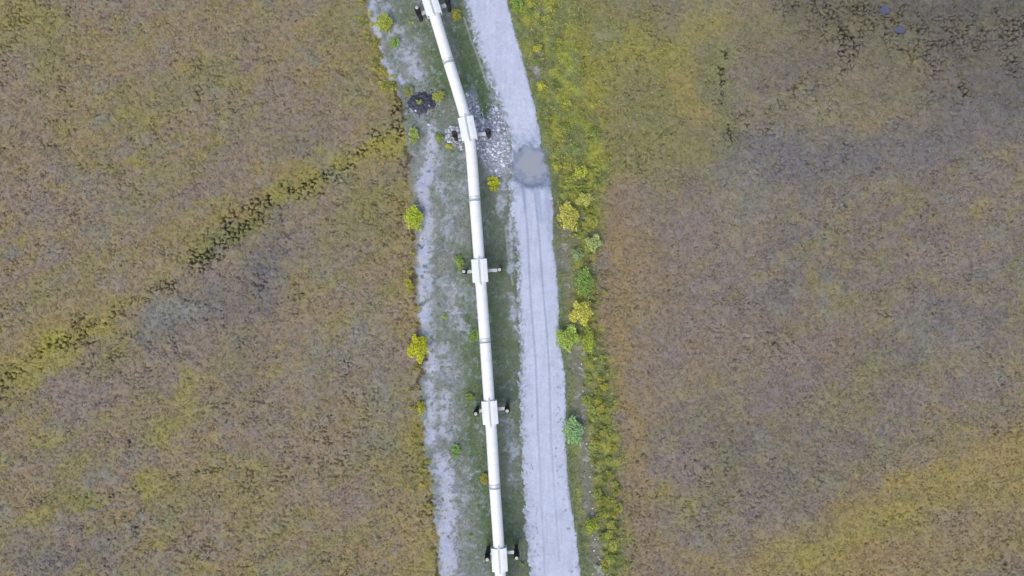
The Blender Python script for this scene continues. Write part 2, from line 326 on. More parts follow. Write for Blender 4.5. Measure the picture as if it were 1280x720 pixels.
# ------------------------------------------------------------------ ground
def axis(lo, hi, step, far):
    core = np.arange(lo, hi + step / 2, step); ext = []; d = step; p = hi
    while p < far: d *= 1.22; p += d; ext.append(p)
    ext = np.array(ext); return np.concatenate([(-(ext - hi) + lo)[::-1], core, ext])
ax = axis(-70, 70, .1, 2500); ay = axis(-42, 42, .1, 2500)
GX, GY = np.meshgrid(ax, ay); gx = GX.ravel().astype(np.float32); gy = GY.ravel().astype(np.float32)
c, z, inf = site(gx, gy)
nx, ny = len(ax), len(ay); idx = np.arange(nx * ny).reshape(ny, nx)
quads = np.stack([idx[:-1, :-1], idx[:-1, 1:], idx[1:, 1:], idx[1:, :-1]], -1).reshape(-1, 4)
ground = link('ground', fast_mesh('ground', np.stack([gx, gy, z], 1), quads, c), M_GROUND, kind='structure')
FX0, FY0 = ax, ay
ZG = z.reshape(ny, nx)
def gz(x, y):                 # height of the land
    i = np.clip(np.searchsorted(ax, x), 0, nx - 1); j = np.clip(np.searchsorted(ay, y), 0, ny - 1); return ZG[j, i]

# ------------------------------------------------------------------ road
ry = axis(-44, 44, .09, 2400); rs = np.linspace(-.08, 1.08, 74)
RSg, RYg = np.meshgrid(rs, ry); s = RSg.ravel(); yy = RYg.ravel(); py = 360 - yy * 10
l = iex(py, RL); r = iex(py, RR); px = l + (r - l) * s; xx = (px - 640) / 10
w = (r - l)
left = (px - l); rightd = (r - px); n = fbm(xx, yy, 1.0, 5, 101, .75) - .5; nn = fbm(xx, yy, .35, 4, 103, .8) - .5
edge = np.minimum(left + n * 15 + nn * 8 + 1.0, rightd + n * 3.5 + nn * 3 + .8)
pit = relief_road(px, py, xx, yy)
zr = -.16 + .22 * sstep(-2.5, 2.0, edge) + .03 * (fbm(xx, yy, 1.5, 3, 104) - .5) + .012 * nn
rc = alb(192, 200, 225)[None] * np.ones((len(px), 1))
rc = rc * (1 + .12 * (fbm(xx, yy, 3, 4, 105) - .5) + .10 * nn + .10 * (fbm(xx * 3 - yy * .2, yy * .25, 1, 3, 106) - .5) * 1.6)[:, None]
def mixr(c, m, col): m = np.clip(m, 0, 1)[:, None]; return c * (1 - m) + col * m
for pts, st in RUTS:
    d = pdist(px, py, pts); f = (1 - sstep(.5, 1.9, d)) * st * sstep(228, 245, py) * (1 - .45 * sstep(440, 640, py))
    zr -= f * .05; rc = mixr(rc, f * .55, alb(150, 160, 186))
    f2_ = np.exp(-((d - 3) / 1.2) ** 2) * sstep(228, 245, py) * .3; zr += f2_ * .05
band = sstep(225, 250, py) * (1 - sstep(560, 700, py)) * sstep(.1, .25, s) * (1 - sstep(.62, .8, s))
# coarser pale grit at the edges, grey grit with weeds in the left edge
grit = (1 - sstep(2, 7, left)) ; rc = mixr(rc, grit * sstep(.5, .62, fbm(xx, yy, .5, 4, 107, .8)) * .75, alb(138, 146, 150))
rc = mixr(rc, (1 - sstep(1, 5, rightd)) * sstep(.45, .6, fbm(xx, yy, .5, 4, 108, .8)) * .6, alb(165, 172, 190))
rc = rc * (1 + .22 * (fbm(xx, yy, .9, 4, 112, .75) - .5) + .16 * (fbm(xx, yy, .22, 2, 113) - .5))[:, None]
rc = mixr(rc, sstep(.60, .75, fbm(xx, yy, 1.6, 4, 114, .7)) * .3 * sstep(380, 520, py), alb(166, 176, 200))
rc = mixr(rc, (1 - sstep(3, 11, left + n * 10)) * sstep(.46, .56, fbm(xx, yy, .4, 4, 115, .8)) * .7 * (1 - sstep(500, 560, py) * .6), alb(112, 126, 120))
speck = sstep(.66, .72, fbm(xx, yy, .45, 3, 109, .8)) * sstep(400, 520, py) * ((left < 16) | (rightd < 14)); rc = mixr(rc, speck * .8, alb(140, 148, 165))
# wet gravel round the puddle
wetd = np.hypot((px - 666) / 26., (py - 205) / 32.); wn = fbm(xx, yy, 1.3, 5, 110, .7) - .5
wet = (1 - sstep(.7, 1.5, wetd + wn * 1.6)) + (1 - sstep(.2, 1., np.hypot((px - 661) / 9., (py - 184) / 11.) + wn * 1.4)) * .9
for pts, wd in (([(655,225),(657,262)],4),([(672,225),(677,275)],4),([(684,225),(687,300)],3.5)):
    wet += np.exp(-(pdist(px + wn * 12, py, pts) / wd) ** 2) * .7
rc = mixr(rc, wet * .85, alb(150, 163, 192))
rim = np.exp(-((np.hypot((px - 664) / 21., (py - 206) / 23.) + wn * .3 - 1.15) / .16) ** 2); rc = mixr(rc, rim * np.clip(.15 + .8 * sstep(212, 226, py) + wn * 2.2, 0, 1) * .5, alb(112, 128, 156))
sm = np.exp(-(pdist(px + wn * 8, py + wn * 26, [(648,224),(664,231),(684,225)]) / 4.5) ** 2) * sstep(.35, .6, fbm(xx, yy, .4, 4, 117, .8)); rc = mixr(rc, sm * .75, alb(98, 112, 138))
rimL = (np.exp(-(pdist(px + wn*14, py, [(661,181),(659,188)]) / 4.) ** 2)) * .7; rc = mixr(rc, rimL, alb(100, 118, 150))
sand = sstep(.45, .6, fbm(xx, yy, .3, 3, 111, .8)) * (1 - sstep(30, 90, np.abs(py - 165))); rc = mixr(rc, sand * .3, alb(212, 220, 240))
zr = zr - pit * .20
nxr, nyr = len(rs), len(ry); idr = np.arange(nxr * nyr).reshape(nyr, nxr)
qr = np.stack([idr[:-1, :-1], idr[:-1, 1:], idr[1:, 1:], idr[1:, :-1]], -1).reshape(-1, 4)
link('road', fast_mesh('road', np.stack([xx, yy, zr], 1), qr, np.clip(rc, 0, .9)), M_ROAD, kind='structure')

# ------------------------------------------------------------------ standing water
def water(name, cx, cy, a, b, z, rgb, rough, murk, irr=1):
    bm = bmesh.new(); vs = []
    for i in range(48):
        t = i / 48 * math.tau; k = 1 + irr * (.06 * math.sin(3 * t + cx) + .04 * math.sin(5 * t + cy) + .03 * math.sin(9 * t + 1)); vs.append(bm.verts.new((cx + a * k * math.cos(t), cy + b * k * math.sin(t), z)))
    bm.faces.new(vs); me = from_bm(name, bm)
    m, nt, bs = nmat(name + '_water'); bs.inputs['Base Color'].default_value = (*rgb, 1); bs.inputs['Roughness'].default_value = rough
    bs.inputs['Alpha'].default_value = murk; L = nt.links.new
    no = N(nt, 'ShaderNodeTexNoise'); no.inputs['Scale'].default_value = 1.2; no.inputs['Detail'].default_value = 3; tc = N(nt, 'ShaderNodeTexCoord'); L(tc.outputs['Object'], no.inputs['Vector'])
    r = N(nt, 'ShaderNodeValToRGB'); r.color_ramp.elements[0].position = .35; r.color_ramp.elements[1].position = .65
    r.color_ramp.elements[0].color = (*[q * .94 for q in rgb], 1); r.color_ramp.elements[1].color = (*[q * 1.05 for q in rgb], 1)
    L(no.outputs['Fac'], r.inputs[0]); L(r.outputs[0], bs.inputs['Base Color'])
    return link(name, me, m, kind='structure')
x0, y0 = W(664, 206); pud = water('puddle', x0, y0, 2.9, 2.9, -.005, (.3, .3, .3), .22, 1)
nt = pud.data.materials[0].node_tree; L = nt.links.new; bs = nt.nodes['Principled BSDF']
geo = N(nt, 'ShaderNodeNewGeometry'); sb = N(nt, 'ShaderNodeVectorMath', operation='SUBTRACT'); sb.inputs[1].default_value = (x0, y0, 0); L(geo.outputs['Position'], sb.inputs[0])
sc = N(nt, 'ShaderNodeVectorMath', operation='MULTIPLY'); sc.inputs[1].default_value = (1, .95, 0); L(sb.outputs[0], sc.inputs[0]); ln = N(nt, 'ShaderNodeVectorMath', operation='LENGTH'); L(sc.outputs[0], ln.inputs[0])
no = N(nt, 'ShaderNodeTexNoise'); no.inputs['Scale'].default_value = .8; no.inputs['Detail'].default_value = 6; L(geo.outputs['Position'], no.inputs['Vector'])
ma = N(nt, 'ShaderNodeMath', operation='MULTIPLY_ADD'); ma.inputs[1].default_value = 3.6; L(no.outputs['Fac'], ma.inputs[0]); L(ln.outputs['Value'], ma.inputs[2])
mr = N(nt, 'ShaderNodeMapRange'); mr.inputs[1].default_value = 3.3; mr.inputs[2].default_value = 4.9; mr.inputs[3].default_value = .96; mr.inputs[4].default_value = 0; L(ma.outputs[0], mr.inputs[0]); L(mr.outputs[0], bs.inputs['Alpha'])
cr = N(nt, 'ShaderNodeValToRGB'); cr.color_ramp.elements[0].position = .40; cr.color_ramp.elements[1].position = .80   # silty middle, clearer shallows
cr.color_ramp.elements[0].color = (*alb(164, 167, 174), 1); cr.color_ramp.elements[1].color = (*alb(152, 165, 190), 1)
m3 = N(nt, 'ShaderNodeMath', operation='DIVIDE'); m3.inputs[1].default_value = 5; L(ma.outputs[0], m3.inputs[0]); L(m3.outputs[0], cr.inputs[0]); L(cr.outputs[0], bs.inputs['Base Color'])
for i, (qx, qy, qa, qb) in enumerate(POOLS):
    x0, y0 = W(qx, qy); water('tundra_pool', x0, y0, qa * .13, qb * .13, -.16, tuple(alb(96, 100, 122)), .1, 1, 3.2)

# ------------------------------------------------------------------ leaf-scale plant cover (uncountable)
def leaves(name, cen, size, col, up=.55, mat=None, aspect=.7, parent=None, **props):
    n = len(cen)
    nrm = RNG.normal(size=(n, 3)); nrm /= np.linalg.norm(nrm, axis=1)[:, None]; nrm = nrm * (1 - up) + np.array([0, 0, up]); nrm /= np.linalg.norm(nrm, axis=1)[:, None]
    t = RNG.normal(size=(n, 3)); u = np.cross(nrm, t); u /= np.linalg.norm(u, axis=1)[:, None]; v = np.cross(nrm, u)
    s = size[:, None]; V = np.stack([cen - u * s, cen - v * s * aspect, cen + u * s, cen + v * s * aspect], 1).reshape(-1, 3)
    q = np.arange(4 * n).reshape(n, 4)
    me = fast_mesh(name, V, q, np.repeat(col, 4, 0), smooth=False)
    return link(name, me, mat, parent, **props) if mat else me

def scatter(dens_per_m2, x0, x1, y0, y1):
    n = int(dens_per_m2 * (x1 - x0) * (y1 - y0)); return RNG.uniform(x0, x1, n), RNG.uniform(y0, y1, n)
# low heath of the tundra: little domes of leaves
tx, ty = scatter(8.5, -72, 72, -43, 43)
c, z, f = site(tx, ty)
keep = (f['pad'] < .15) & (f['ver'] < .6) & (f['crack'] < .12); 
for qx, qy, qa, qb in POOLS: keep &= np.hypot((f['px'] - qx) / qa, (f['py'] - qy) / qb) > 1.1
tx, ty, c, z = tx[keep], ty[keep], c[keep], z[keep]
K = 5; n = len(tx); R = RNG.uniform(.07, .2, n)
a = RNG.uniform(0, math.tau, (n, K)); rr_ = np.sqrt(RNG.uniform(0, 1, (n, K))) * R[:, None]
cx = tx[:, None] + rr_ * np.cos(a); cy = ty[:, None] + rr_ * np.sin(a); cz = z[:, None] + (.035 + .26 * (R[:, None] - rr_ * .8)) * RNG.uniform(.6, 1.2, (n, K))
bright = RNG.normal(1.03, .11, n)[:, None] * RNG.normal(1, .10, (n, K)); hue = RNG.normal(0, .05, (n, 1, 3))
cc = c[:, None, :] * bright[..., None] * (1 + hue)
leaves('heath', np.stack([cx, cy, cz], -1).reshape(-1, 3), RNG.uniform(.045, .10, n * K), np.clip(cc, .01, .8).reshape(-1, 3), .6, M_TUFT, kind='stuff')
# grass on the cleared pad
tx, ty = scatter(26, -19, 10, -42, 42)
c, z, f = site(tx, ty); keep = (f['pad'] > .6) & (f['px'] < f['rl'] + 1) & (RNG.uniform(0, 1, len(tx)) > f['pale'] * 1.25)
tx, ty, c, z = tx[keep], ty[keep], c[keep], z[keep]; n = len(tx)
cc = c * RNG.normal(1.0, .16, n)[:, None] * np.array([.95, 1.04, .92])
leaves('grass', np.stack([tx, ty, z + RNG.uniform(.03, .12, n)], 1), RNG.uniform(.04, .10, n), np.clip(cc, .01, .8), .4, M_GRASS, .45, kind='stuff')
# scrub of the verge
tx, ty = scatter(34, -1, 34, -42, 42)
c, z, f = site(tx, ty); vn = fbm(tx, ty, 1.1, 3, 201); pxs = f['px']; pys = f['py']
sup = sstep(20, 8, pxs - f['rr']) * (.35 + .45 * sstep(150, 240, pys)) + f['dit'] * 1.2
prob = np.clip(f['ver'] * (sstep(.36, .56, vn) + .25) - sup, .0, 1)
far = (1 - f['ver']) * np.exp(-np.clip(pxs - f['vr'], 0, 999) / 45.) * sstep(250, 150, pys) * sstep(.35, .6, vn) * .7; prob = np.maximum(prob, far * (pxs > f['vr']))
prob = np.maximum(prob, .42 * f['ver'] * (1 - .8 * np.clip(f['dit'], 0, 1)))
keep = RNG.uniform(0, 1, len(tx)) < prob
tx, ty, c, z, vn, pxs, pys, sup = [q[keep] for q in (tx, ty, c, z, vn, pxs, pys, sup)]; n = len(tx)
yel = sstep(.35, .65, fbm(tx, ty, 2.0, 3, 203))[:, None]
vc = alb(140, 158, 78) * (1 - yel) + alb(172, 174, 76) * yel
k = (.75 * (1 - np.clip(sup, 0, 1)))[:, None]
cc = (c * (1 - k) + vc * k) * (RNG.normal(1.05, .24, n) * (.72 + .56 * fbm(tx, ty, .45, 3, 205, .8)))[:, None]
leaves('verge_scrub', np.stack([tx, ty, z + RNG.uniform(.04, .5, n) * sstep(.4, .65, vn) * (1 - np.clip(sup, 0, 1)) + .05], 1), RNG.uniform(.05, .12, n), np.clip(cc, .01, .8), .5, M_TUFT, .7, kind='stuff')

# ------------------------------------------------------------------ shrubs
def tube(bm, pts, rad, seg=6):
    rings = []
    for i, p in enumerate(pts):
        a = pts[max(i - 1, 0)]; b = pts[min(i + 1, len(pts) - 1)]; d = np.array(b) - np.array(a); d = d / (np.linalg.norm(d) + 1e-9)
        t = np.array([1, 0, 0]) if abs(d[0]) < .8 else np.array([0, 1, 0]); u = np.cross(d, t); u /= np.linalg.norm(u); v = np.cross(d, u)
        r = rad[i] if hasattr(rad, '__len__') else rad
        rings.append([bm.verts.new(np.array(p) + r * (u * math.cos(k / seg * math.tau) + v * math.sin(k / seg * math.tau))) for k in range(seg)])
    for A, B in zip(rings[:-1], rings[1:]):
        for k in range(seg): bm.faces.new((A[k], A[(k + 1) % seg], B[(k + 1) % seg], B[k]))
    bm.faces.new(rings[-1]); bm.faces.new(rings[0][::-1])
def shrub_proto(seed, leaf=.075, n=520, lobes=11):
    rg = np.random.default_rng(seed); P = []; T = []
    st = bmesh.new()
    for k in range(lobes):
        a = k / lobes * math.tau * 1.618 * 2 + rg.uniform(0, .8); rr = (.12 + .66 * rg.uniform() ** .6) if k else 0.0
        c = np.array([rr * math.cos(a), rr * math.sin(a), .45 + .35 * (1 - rr) + rg.uniform(-.1, .1)]); lr = rg.uniform(.24, .40)
        m = n // lobes; d = rg.normal(size=(m, 3)); d /= np.linalg.norm(d, axis=1)[:, None]; d[:, 2] = np.abs(d[:, 2]) * 1.1 - .25
        P.append(c + d * lr * (rg.uniform(.5, 1.05, (m, 1)) + .5 * rg.random((m, 1)) ** 6) * np.array([1, 1, .7])); T.append(np.full(m, rg.uniform(.85, 1.2)))
        tube(st, [(0.04 * math.cos(a), .04 * math.sin(a), -.1), (c[0] * .5, c[1] * .5, .25), tuple(c)], [.03, .022, .008], 5)
    P = np.concatenate(P); T = np.concatenate(T) * rg.normal(1, .14, len(P)); T *= 1
    hue = rg.normal(0, .05, (len(P), 3)); col = np.clip(T[:, None] * (1 + hue), .3, 1.8)
    me = leaves('crown', P, rg.uniform(.6, 1.25, len(P)) * leaf, col, .55); me.materials.append(M_LEAF)
    ms = from_bm('stems', st, True); ms.materials.append(M_STEM)
    return me, ms
BIG = [shrub_proto(300 + i, .068, 1300, 17) for i in range(4)]
MID = [shrub_proto(320 + i, .09, 600, 12) for i in range(4)]
SML = [shrub_proto(340 + i, .13, 150, 7) for i in range(4)]
def shrub(px, py, rx, ryy, h, rgb, label, cat='shrub', group=None, kind=None, name='willow_shrub', i=0):
    x, y = W(px, py, h * .5); z = float(gz(np.array([x]), np.array([y]))[0])
    o = empty(name, (x, y, z - .02), label, cat, group, random.uniform(0, .5)); o.scale = (rx / 8.4, ryy / 8.4, h)
    P = (BIG if max(rx, ryy) > 9 else MID if max(rx, ryy) > 5 else SML); me, ms = P[i % 4]
    cr = link('crown', me, None, o); cr.color = (*(alb(rgb[0], rgb[1], min(255, rgb[2] + 12)) * 1.16), 1)
    link('stems', ms, None, o)
    return o
NAMED = [
 (519,272,12.5,13,1.5,(176,190,58),'round lime yellow shrub alone at the tundra edge, left of the upper pipeline'),
 (522,435,11.5,17,1.5,(186,190,44),'tall bright yellow shrub on the tundra edge beside the pale gravel track'),
 (617,229,9,8.5,1.0,(178,184,38),'bright yellow bush between the pipeline and the muddy puddle'),
 (570,20,6,7.5,.8,(156,158,56),'olive yellow bush under the top of the photo, between pipeline and road'),
 (712,270,13.5,15,1.6,(188,186,84),'large golden shrub with a pink tinge, topmost big one right of the rutted road'),
 (730,249,10,8,1.2,(186,190,92),'pale yellow shrub touching the upper right side of the large golden shrub'),
 (742,303,9,9.5,1.2,(172,188,108),'pale lime shrub on the tundra side of the verge, below the golden ones'),
 (721,319,8,7.5,1.0,(142,160,106),'dull grey green shrub, small and round, in the middle of the verge'),
 (732,353,12,16,1.5,(130,158,72),'fresh green shrub just above the yellow one in the verge'),
 (725,391,12.5,15,1.5,(194,192,82),'bright yellow shrub between the fresh green one and the road edge one'),
 (710,421,13,14,1.5,(162,184,78),'yellow green shrub leaning over the right edge of the gravel road'),
 (737,425,7.5,17,1.2,(158,172,64),'narrow upright green yellow shrub beside the one at the road edge'),
 (718,538,13,15,1.5,(146,182,116),'mint green shrub alone by the road in the lower half'),
 (743,660,0,0,0,None,''),
 (748,708,5,4.5,.6,(164,184,128),'tiny pale mint shrub at the bottom end of the stony ditch'),
 (739,658,9,9,1.0,(150,164,52),'olive green shrub bulging from the scrub into the lower ditch'),
 (482,28,11,10,1.2,(164,176,70),'lime shrub on the pale sand at the top left of the cleared strip'),
 (493,53,6,6,.8,(136,168,70),'small green shrub between the two pale sandy bands'),
 (514,28,3,3,.4,(170,176,66),'tiny yellow sprig left of the topmost pipeline support'),
 (524,127.5,3.4,4,.9,(168,186,64),'small green sprig growing on the blue black mound'),
 (548,120,8,7,.8,(152,160,70),'yellow green bush between the blue black mound and the pipeline'),
 (510,114,6,6,.7,(140,150,78),'dull green bush at the upper left rim of the blue black mound'),
 (517,169,7.5,9,.9,(156,174,84),'light green shrub below the blue black mound'),
 (549,173,5.5,6,.7,(134,152,72),'mid green bush left of the rubble under the pipeline'),
 (562,183,5,5,.6,(180,180,60),'small golden bush at the foot of the left rubble heap'),
 (556,396,4,3.8,.5,(160,178,74),'small lime sprig on the grey gravel left of the pipeline middle'),
 (570,563,6,8,.5,(120,156,76),'low leafy green plant between pale gravel and pipeline, lower half'),
 (588,670,2.5,2.5,.4,(160,184,80),'tiny lime sprig left of the lowest pipe support'),
 (605,598,5,8,.5,(148,144,62),'olive low bush hugging the left side of the lower pipe'),
 (592,419,7,7,.45,(120,148,62),'flat grassy green bush left of the pipe joint in the middle'),
 (587,497,6,5.5,.45,(126,148,66),'flat green bush left of the second support from the bottom'),
 (574,329,6,9,.45,(128,150,70),'flat green bush left of the middle support'),
 (653,705,3.5,3.5,.5,(132,160,76),'little green bush between the lowest support and the road'),
 (749,72,0,0,0,None,''),
 (512,357,5,9,.8,(168,166,52),'yellow bush on the tundra edge below the lone lime shrub'),
 (526,511,5.5,8,.8,(168,172,58),'yellow green bush on the tundra edge above the lower sandy patch'),
 (757,365,4,5,.6,(150,156,70),'small green bush on the outer side of the verge near the bright yellow shrub'),
 (725,215,8,7,1.0,(180,190,70),'lime shrub level with the puddle, in the upper thicket of the verge'),
 (680,87,0,0,0,None,''),
 (676,108,5.5,5.5,.9,(186,188,66),'yellow shrub close to the road edge above the puddle'),
 (672,60,6,5,.7,(172,172,62),'yellow shrub by the grey bare patch at the upper road edge'),
 (646,8,7,8,.8,(136,160,66),'green shrub at the top edge of the photo right of the road'),
]
for i, (px, py, rx, ryy, h, rgb, lab) in enumerate(NAMED):
    if rgb: shrub(px, py, rx, ryy, h, rgb, lab, i=i)
def thicket(n, fx, py0, py1, rr, hh, cols, label, group, seed):
    rg = random.Random(seed); pts = []; t = 0
    while len(pts) < n and t < 6000:
        t += 1; py = rg.uniform(py0, py1); a, b = fx(py); px = rg.uniform(a, b); r = rg.uniform(*rr)
        if any(math.hypot(px - q[0], py - q[1]) < (r + q[2]) * .62 for q in pts): continue
        if any(q[5] and math.hypot(px - q[0], py - q[1]) < (r + q[2]) * .8 for q in NAMED): continue
        pts.append((px, py, r)); c = rg.choice(cols); k = rg.uniform(.92, 1.06)
        shrub(px, py, r, r * rg.uniform(.85, 1.2), rg.uniform(*hh), tuple(v * k for v in c), label, 'shrub', group, name='small_shrub', i=rg.randint(0, 3))
fv = lambda py: float(iex(np.array([py]), VR)[0]); fr_ = lambda py: float(iex(np.array([py]), RR)[0]); fl = lambda py: float(iex(np.array([py]), XL)[0])
Y1, Y2, Y3 = (158, 162, 70), (142, 154, 70), (124, 142, 68)
thicket(42, lambda p: (fr_(p) + 8, fv(p) - 8), 205, 300, (3, 6.5), (.4, .9), [Y1, Y1, Y2], 'small lime shrub crowded in the thicket right of the puddle', 'shrubs of the thicket by the puddle', 1)
thicket(30, lambda p: (fr_(p) + 7, fv(p) + 8), 0, 205, (3, 6), (.4, .8), [Y1, Y2, Y3], 'small yellow green shrub in the verge above the puddle', 'shrubs of the upper verge', 2)
thicket(26, lambda p: (fv(p) - 20, fv(p)), 300, 470, (2.6, 5), (.3, .7), [Y1, Y2, Y3, (152,146,84)], 'small shrub in the verge strip along the rutted road', 'shrubs of the middle verge', 3)
thicket(60, lambda p: (fv(p) - 34, fv(p) - 4), 470, 722, (3, 6), (.35, .8), [Y1, Y2, Y2, (162,158,60)], 'small yellow green shrub in the scrub right of the stony ditch', 'shrubs right of the stony ditch', 4)
thicket(24, lambda p: (fl(p) - 16, fl(p) + 3), 0, 112, (2.6, 5), (.3, .7), [(158,156,64), Y1, (140,150,72)], 'small yellow shrub on the tundra rim at the upper left of the sand', 'shrubs of the upper left rim', 5)
thicket(22, lambda p: (fl(p) - 14, fl(p) + 1), 300, 720, (2.2, 4.5), (.25, .6), [(160,156,60), (150,150,62)], 'small yellow shrub on the left tundra rim of the gravel track', 'shrubs of the lower left rim', 6)

# ------------------------------------------------------------------ stones
def stone_mesh(seed, sub=2):
    rg = random.Random(seed); bm = bmesh.new(); bmesh.ops.create_icosphere(bm, subdivisions=sub, radius=1)
    pl = [(rg.gauss(0, 1), rg.gauss(0, 1), rg.gauss(0, 1), rg.uniform(.55, .85)) for _ in range(9)]
    for v in bm.verts:
        for a, b, c, d in pl:
            m = math.sqrt(a * a + b * b + c * c); t = (v.co.x * a + v.co.y * b + v.co.z * c) / m
            if t > d: v.co.x -= (t - d) * a / m; v.co.y -= (t - d) * b / m; v.co.z -= (t - d) * c / m
        v.co.z *= .7
    me = from_bm('stone', bm); me.materials.append(M_STONE); return me
STN = [stone_mesh(400 + i) for i in range(8)]
def put_stone(px, py, r, label, group, name='rubble_stone', z=None):
    x, y = W(px, py); z = float(gz(np.array([x]), np.array([y]))[0]) if z is None else z
    o = D.objects.new(name, random.choice(STN)); COL.objects.link(o); o.location = (x, y, z + r * .25); o.rotation_euler = (random.uniform(-.4, .4), random.uniform(-.4, .4), random.uniform(0, 6.28))
    o.scale = (r * random.uniform(.85, 1.3), r * random.uniform(.75, 1.1), r * random.uniform(.7, 1.1)); o['label'] = label; o['category'] = 'stone'; o['group'] = group
def inpoly(x, y, P):
    c = False; j = len(P) - 1
    for i in range(len(P)):
        if (P[i][1] > y) != (P[j][1] > y) and x < (P[j][0] - P[i][0]) * (y - P[i][1]) / (P[j][1] - P[i][1]) + P[i][0]: c = not c
        j = i
    return c
RIGHT = [(583,117),(592,120),(598,133),(603,148),(609,150),(613,136),(618,128),(626,138),(632,158),(637,175),(640,196),(636,212),(630,212),(622,224),(614,214),(604,205),(598,190),(592,175),(590,150)]
LEFT = [(557,160),(566,157),(578,158),(580,175),(577,187),(568,183),(556,176)]
def fill(P, n, rr, lab, grp, sp):
    xs = [p[0] for p in P]; ys = [p[1] for p in P]; pts = []; t = 0
    while len(pts) < n and t < 20000:
        t += 1; x = random.uniform(min(xs), max(xs)); y = random.uniform(min(ys), max(ys))
        if not inpoly(x, y, P): continue
        r = rr[0] * .75 + (rr[1] * 1.25 - rr[0] * .75) * random.random() ** 1.8
        if any(abs(x - a) < 5 and math.hypot(x - a, y - b) < (r + c) * 10 * sp for a, b, c in pts): continue
        pts.append((x, y, r)); put_stone(x, y, r, lab, grp)
fill(RIGHT, 240, (.13, .22), 'pale grey stone in the broad rubble spread right of the second support', 'stones of the right rubble spread', .55)
fill(LEFT, 58, (.13, .21), 'pale stone in the small heap left of the second support', 'stones of the left rubble heap', .5)
# chips between them, too many to count
tx, ty = scatter(95, -8.6, .2, 13, 24.6); ok = np.array([inpoly(640 + a * 10 + RNG.normal() * 2, 360 - b * 10 + RNG.normal() * 2, RIGHT) or inpoly(640 + a * 10, 360 - b * 10, LEFT) for a, b in zip(tx, ty)])
tx, ty = tx[ok], ty[ok]; n = len(tx); g = RNG.choice([.6, .85, 1.05, 1.2], n)[:, None]
leaves('stone_chips', np.stack([tx, ty, gz(tx, ty) + RNG.uniform(.02, .10, n)], 1), RNG.uniform(.05, .11, n), np.clip(alb(190, 196, 216) * g, 0, .85), .55, M_SHARD, .85, kind='stuff')
for k in range(46):           # pale stones lying in the ditch
    t = random.uniform(0, 1); py = 440 + 285 * t; px = np.interp(py, [440, 500, 560, 620, 670, 725], [724, 729, 733, 738, 743, 749]) + random.gauss(0, 3)
    put_stone(px, py, random.uniform(.06, .14), 'pale stone strewn along the ditch right of the lower road', 'pale stones in the ditch', 'ditch_stone')
for (px, py, r, lab) in [(536,156,.15,'white stone on the bare ground below the blue black mound'), (520,139,.15,'pale stone at the lower left rim of the blue black mound'), (537,133,.13,'pale stone on the right flank of the blue black mound')]:
    o = put_stone(px, py, r, lab, 'pale stones at the mound', 'pale_stone', .1 if py > 150 else .3)

tx = RNG.normal(-11.25, 1.5, 420); ty = RNG.normal(22.9, 1.2, 420); g = RNG.choice([.25, .4, .6, 1.0], 420, p=[.45, .3, .15, .1])[:, None]
leaves('peat_crumbs', np.stack([tx, ty, gz(tx, ty) + RNG.uniform(.02, .07, 420)], 1), RNG.uniform(.05, .11, 420), np.clip(alb(150, 150, 166) * g, 0, .85), .5, M_SHARD, .8, kind='stuff')
# black mound
def mound(px, py, a, b, h):
    x, y = W(px, py); g = np.linspace(-1.15, 1.15, 76); A, B = np.meshgrid(g, g); A = A.ravel(); B = B.ravel()
    X = x + A * a; Y = y + B * b; r = np.hypot(A, B) + (fbm(X, Y, .9, 4, 301, .7) - .5) * .9
    f1, f2, _ = voro(X, Y, .34, 302); Z = h * (1 - sstep(.25, 1.0, r)) + .16 * (1 - f1) * (1 - sstep(.8, 1.05, r)) + .06 * (fbm(X, Y, .2, 2, 303) - .5) - .22 * sstep(.9, 1.1, r)
    i = np.arange(76 * 76).reshape(76, 76); q = np.stack([i[:-1, :-1], i[:-1, 1:], i[1:, 1:], i[1:, :-1]], -1).reshape(-1, 4)
    o = link('peat_mound', fast_mesh('peat_mound', np.stack([X - x, Y - y, Z], 1), q), M_PEATY, label='low blue black mound of stony peat left of the pipeline', category='mound'); o.location = (x, y, 0)
mound(527.5, 129, 1.75, 1.45, .28)

# ------------------------------------------------------------------ pipeline
ZP = 2.72; RP = .675
def pipe_at(py):              # centre line in world coordinates
    px = np.interp(py, [q[0] for q in PIPE], [q[1] for q in PIPE]); x, y = W(px, py, ZP); return np.array([x, y])
def smooth_line(p0, p1, n):
    pys = np.linspace(p0, p1, n); P = np.array([pipe_at(p) for p in pys]); k = 9
    if n > 60:
        pad_ = np.vstack([P[0] + (P[0] - P[1]) * np.arange(k, 0, -1)[:, None], P, P[-1] + (P[-1] - P[-2]) * np.arange(1, k + 1)[:, None]])
        ker = np.hanning(2 * k + 3)[1:-1]; ker /= ker.sum(); P = np.stack([np.convolve(pad_[:, i], ker, 'valid') for i in (0, 1)], 1)
    return P
LINE = smooth_line(-240, 980, 500)
LPY = np.linspace(-240, 980, 500)
def frame_at(py):
    i = int(np.interp(py, LPY, np.arange(500))); f = np.interp(py, LPY, np.arange(500)) - i
    p = LINE[i] * (1 - f) + LINE[i + 1] * f; d = LINE[min(i + 3, 499)] - LINE[max(i - 3, 0)]; d /= np.linalg.norm(d); return p, d
ORG, _ = frame_at(338)
pl = empty('pipeline', (ORG[0], ORG[1], 0), 'long white raised pipeline with a slight bend, crossing the photo from top to bottom', 'pipeline')
bm = bmesh.new(); rings = []; SEG = 40
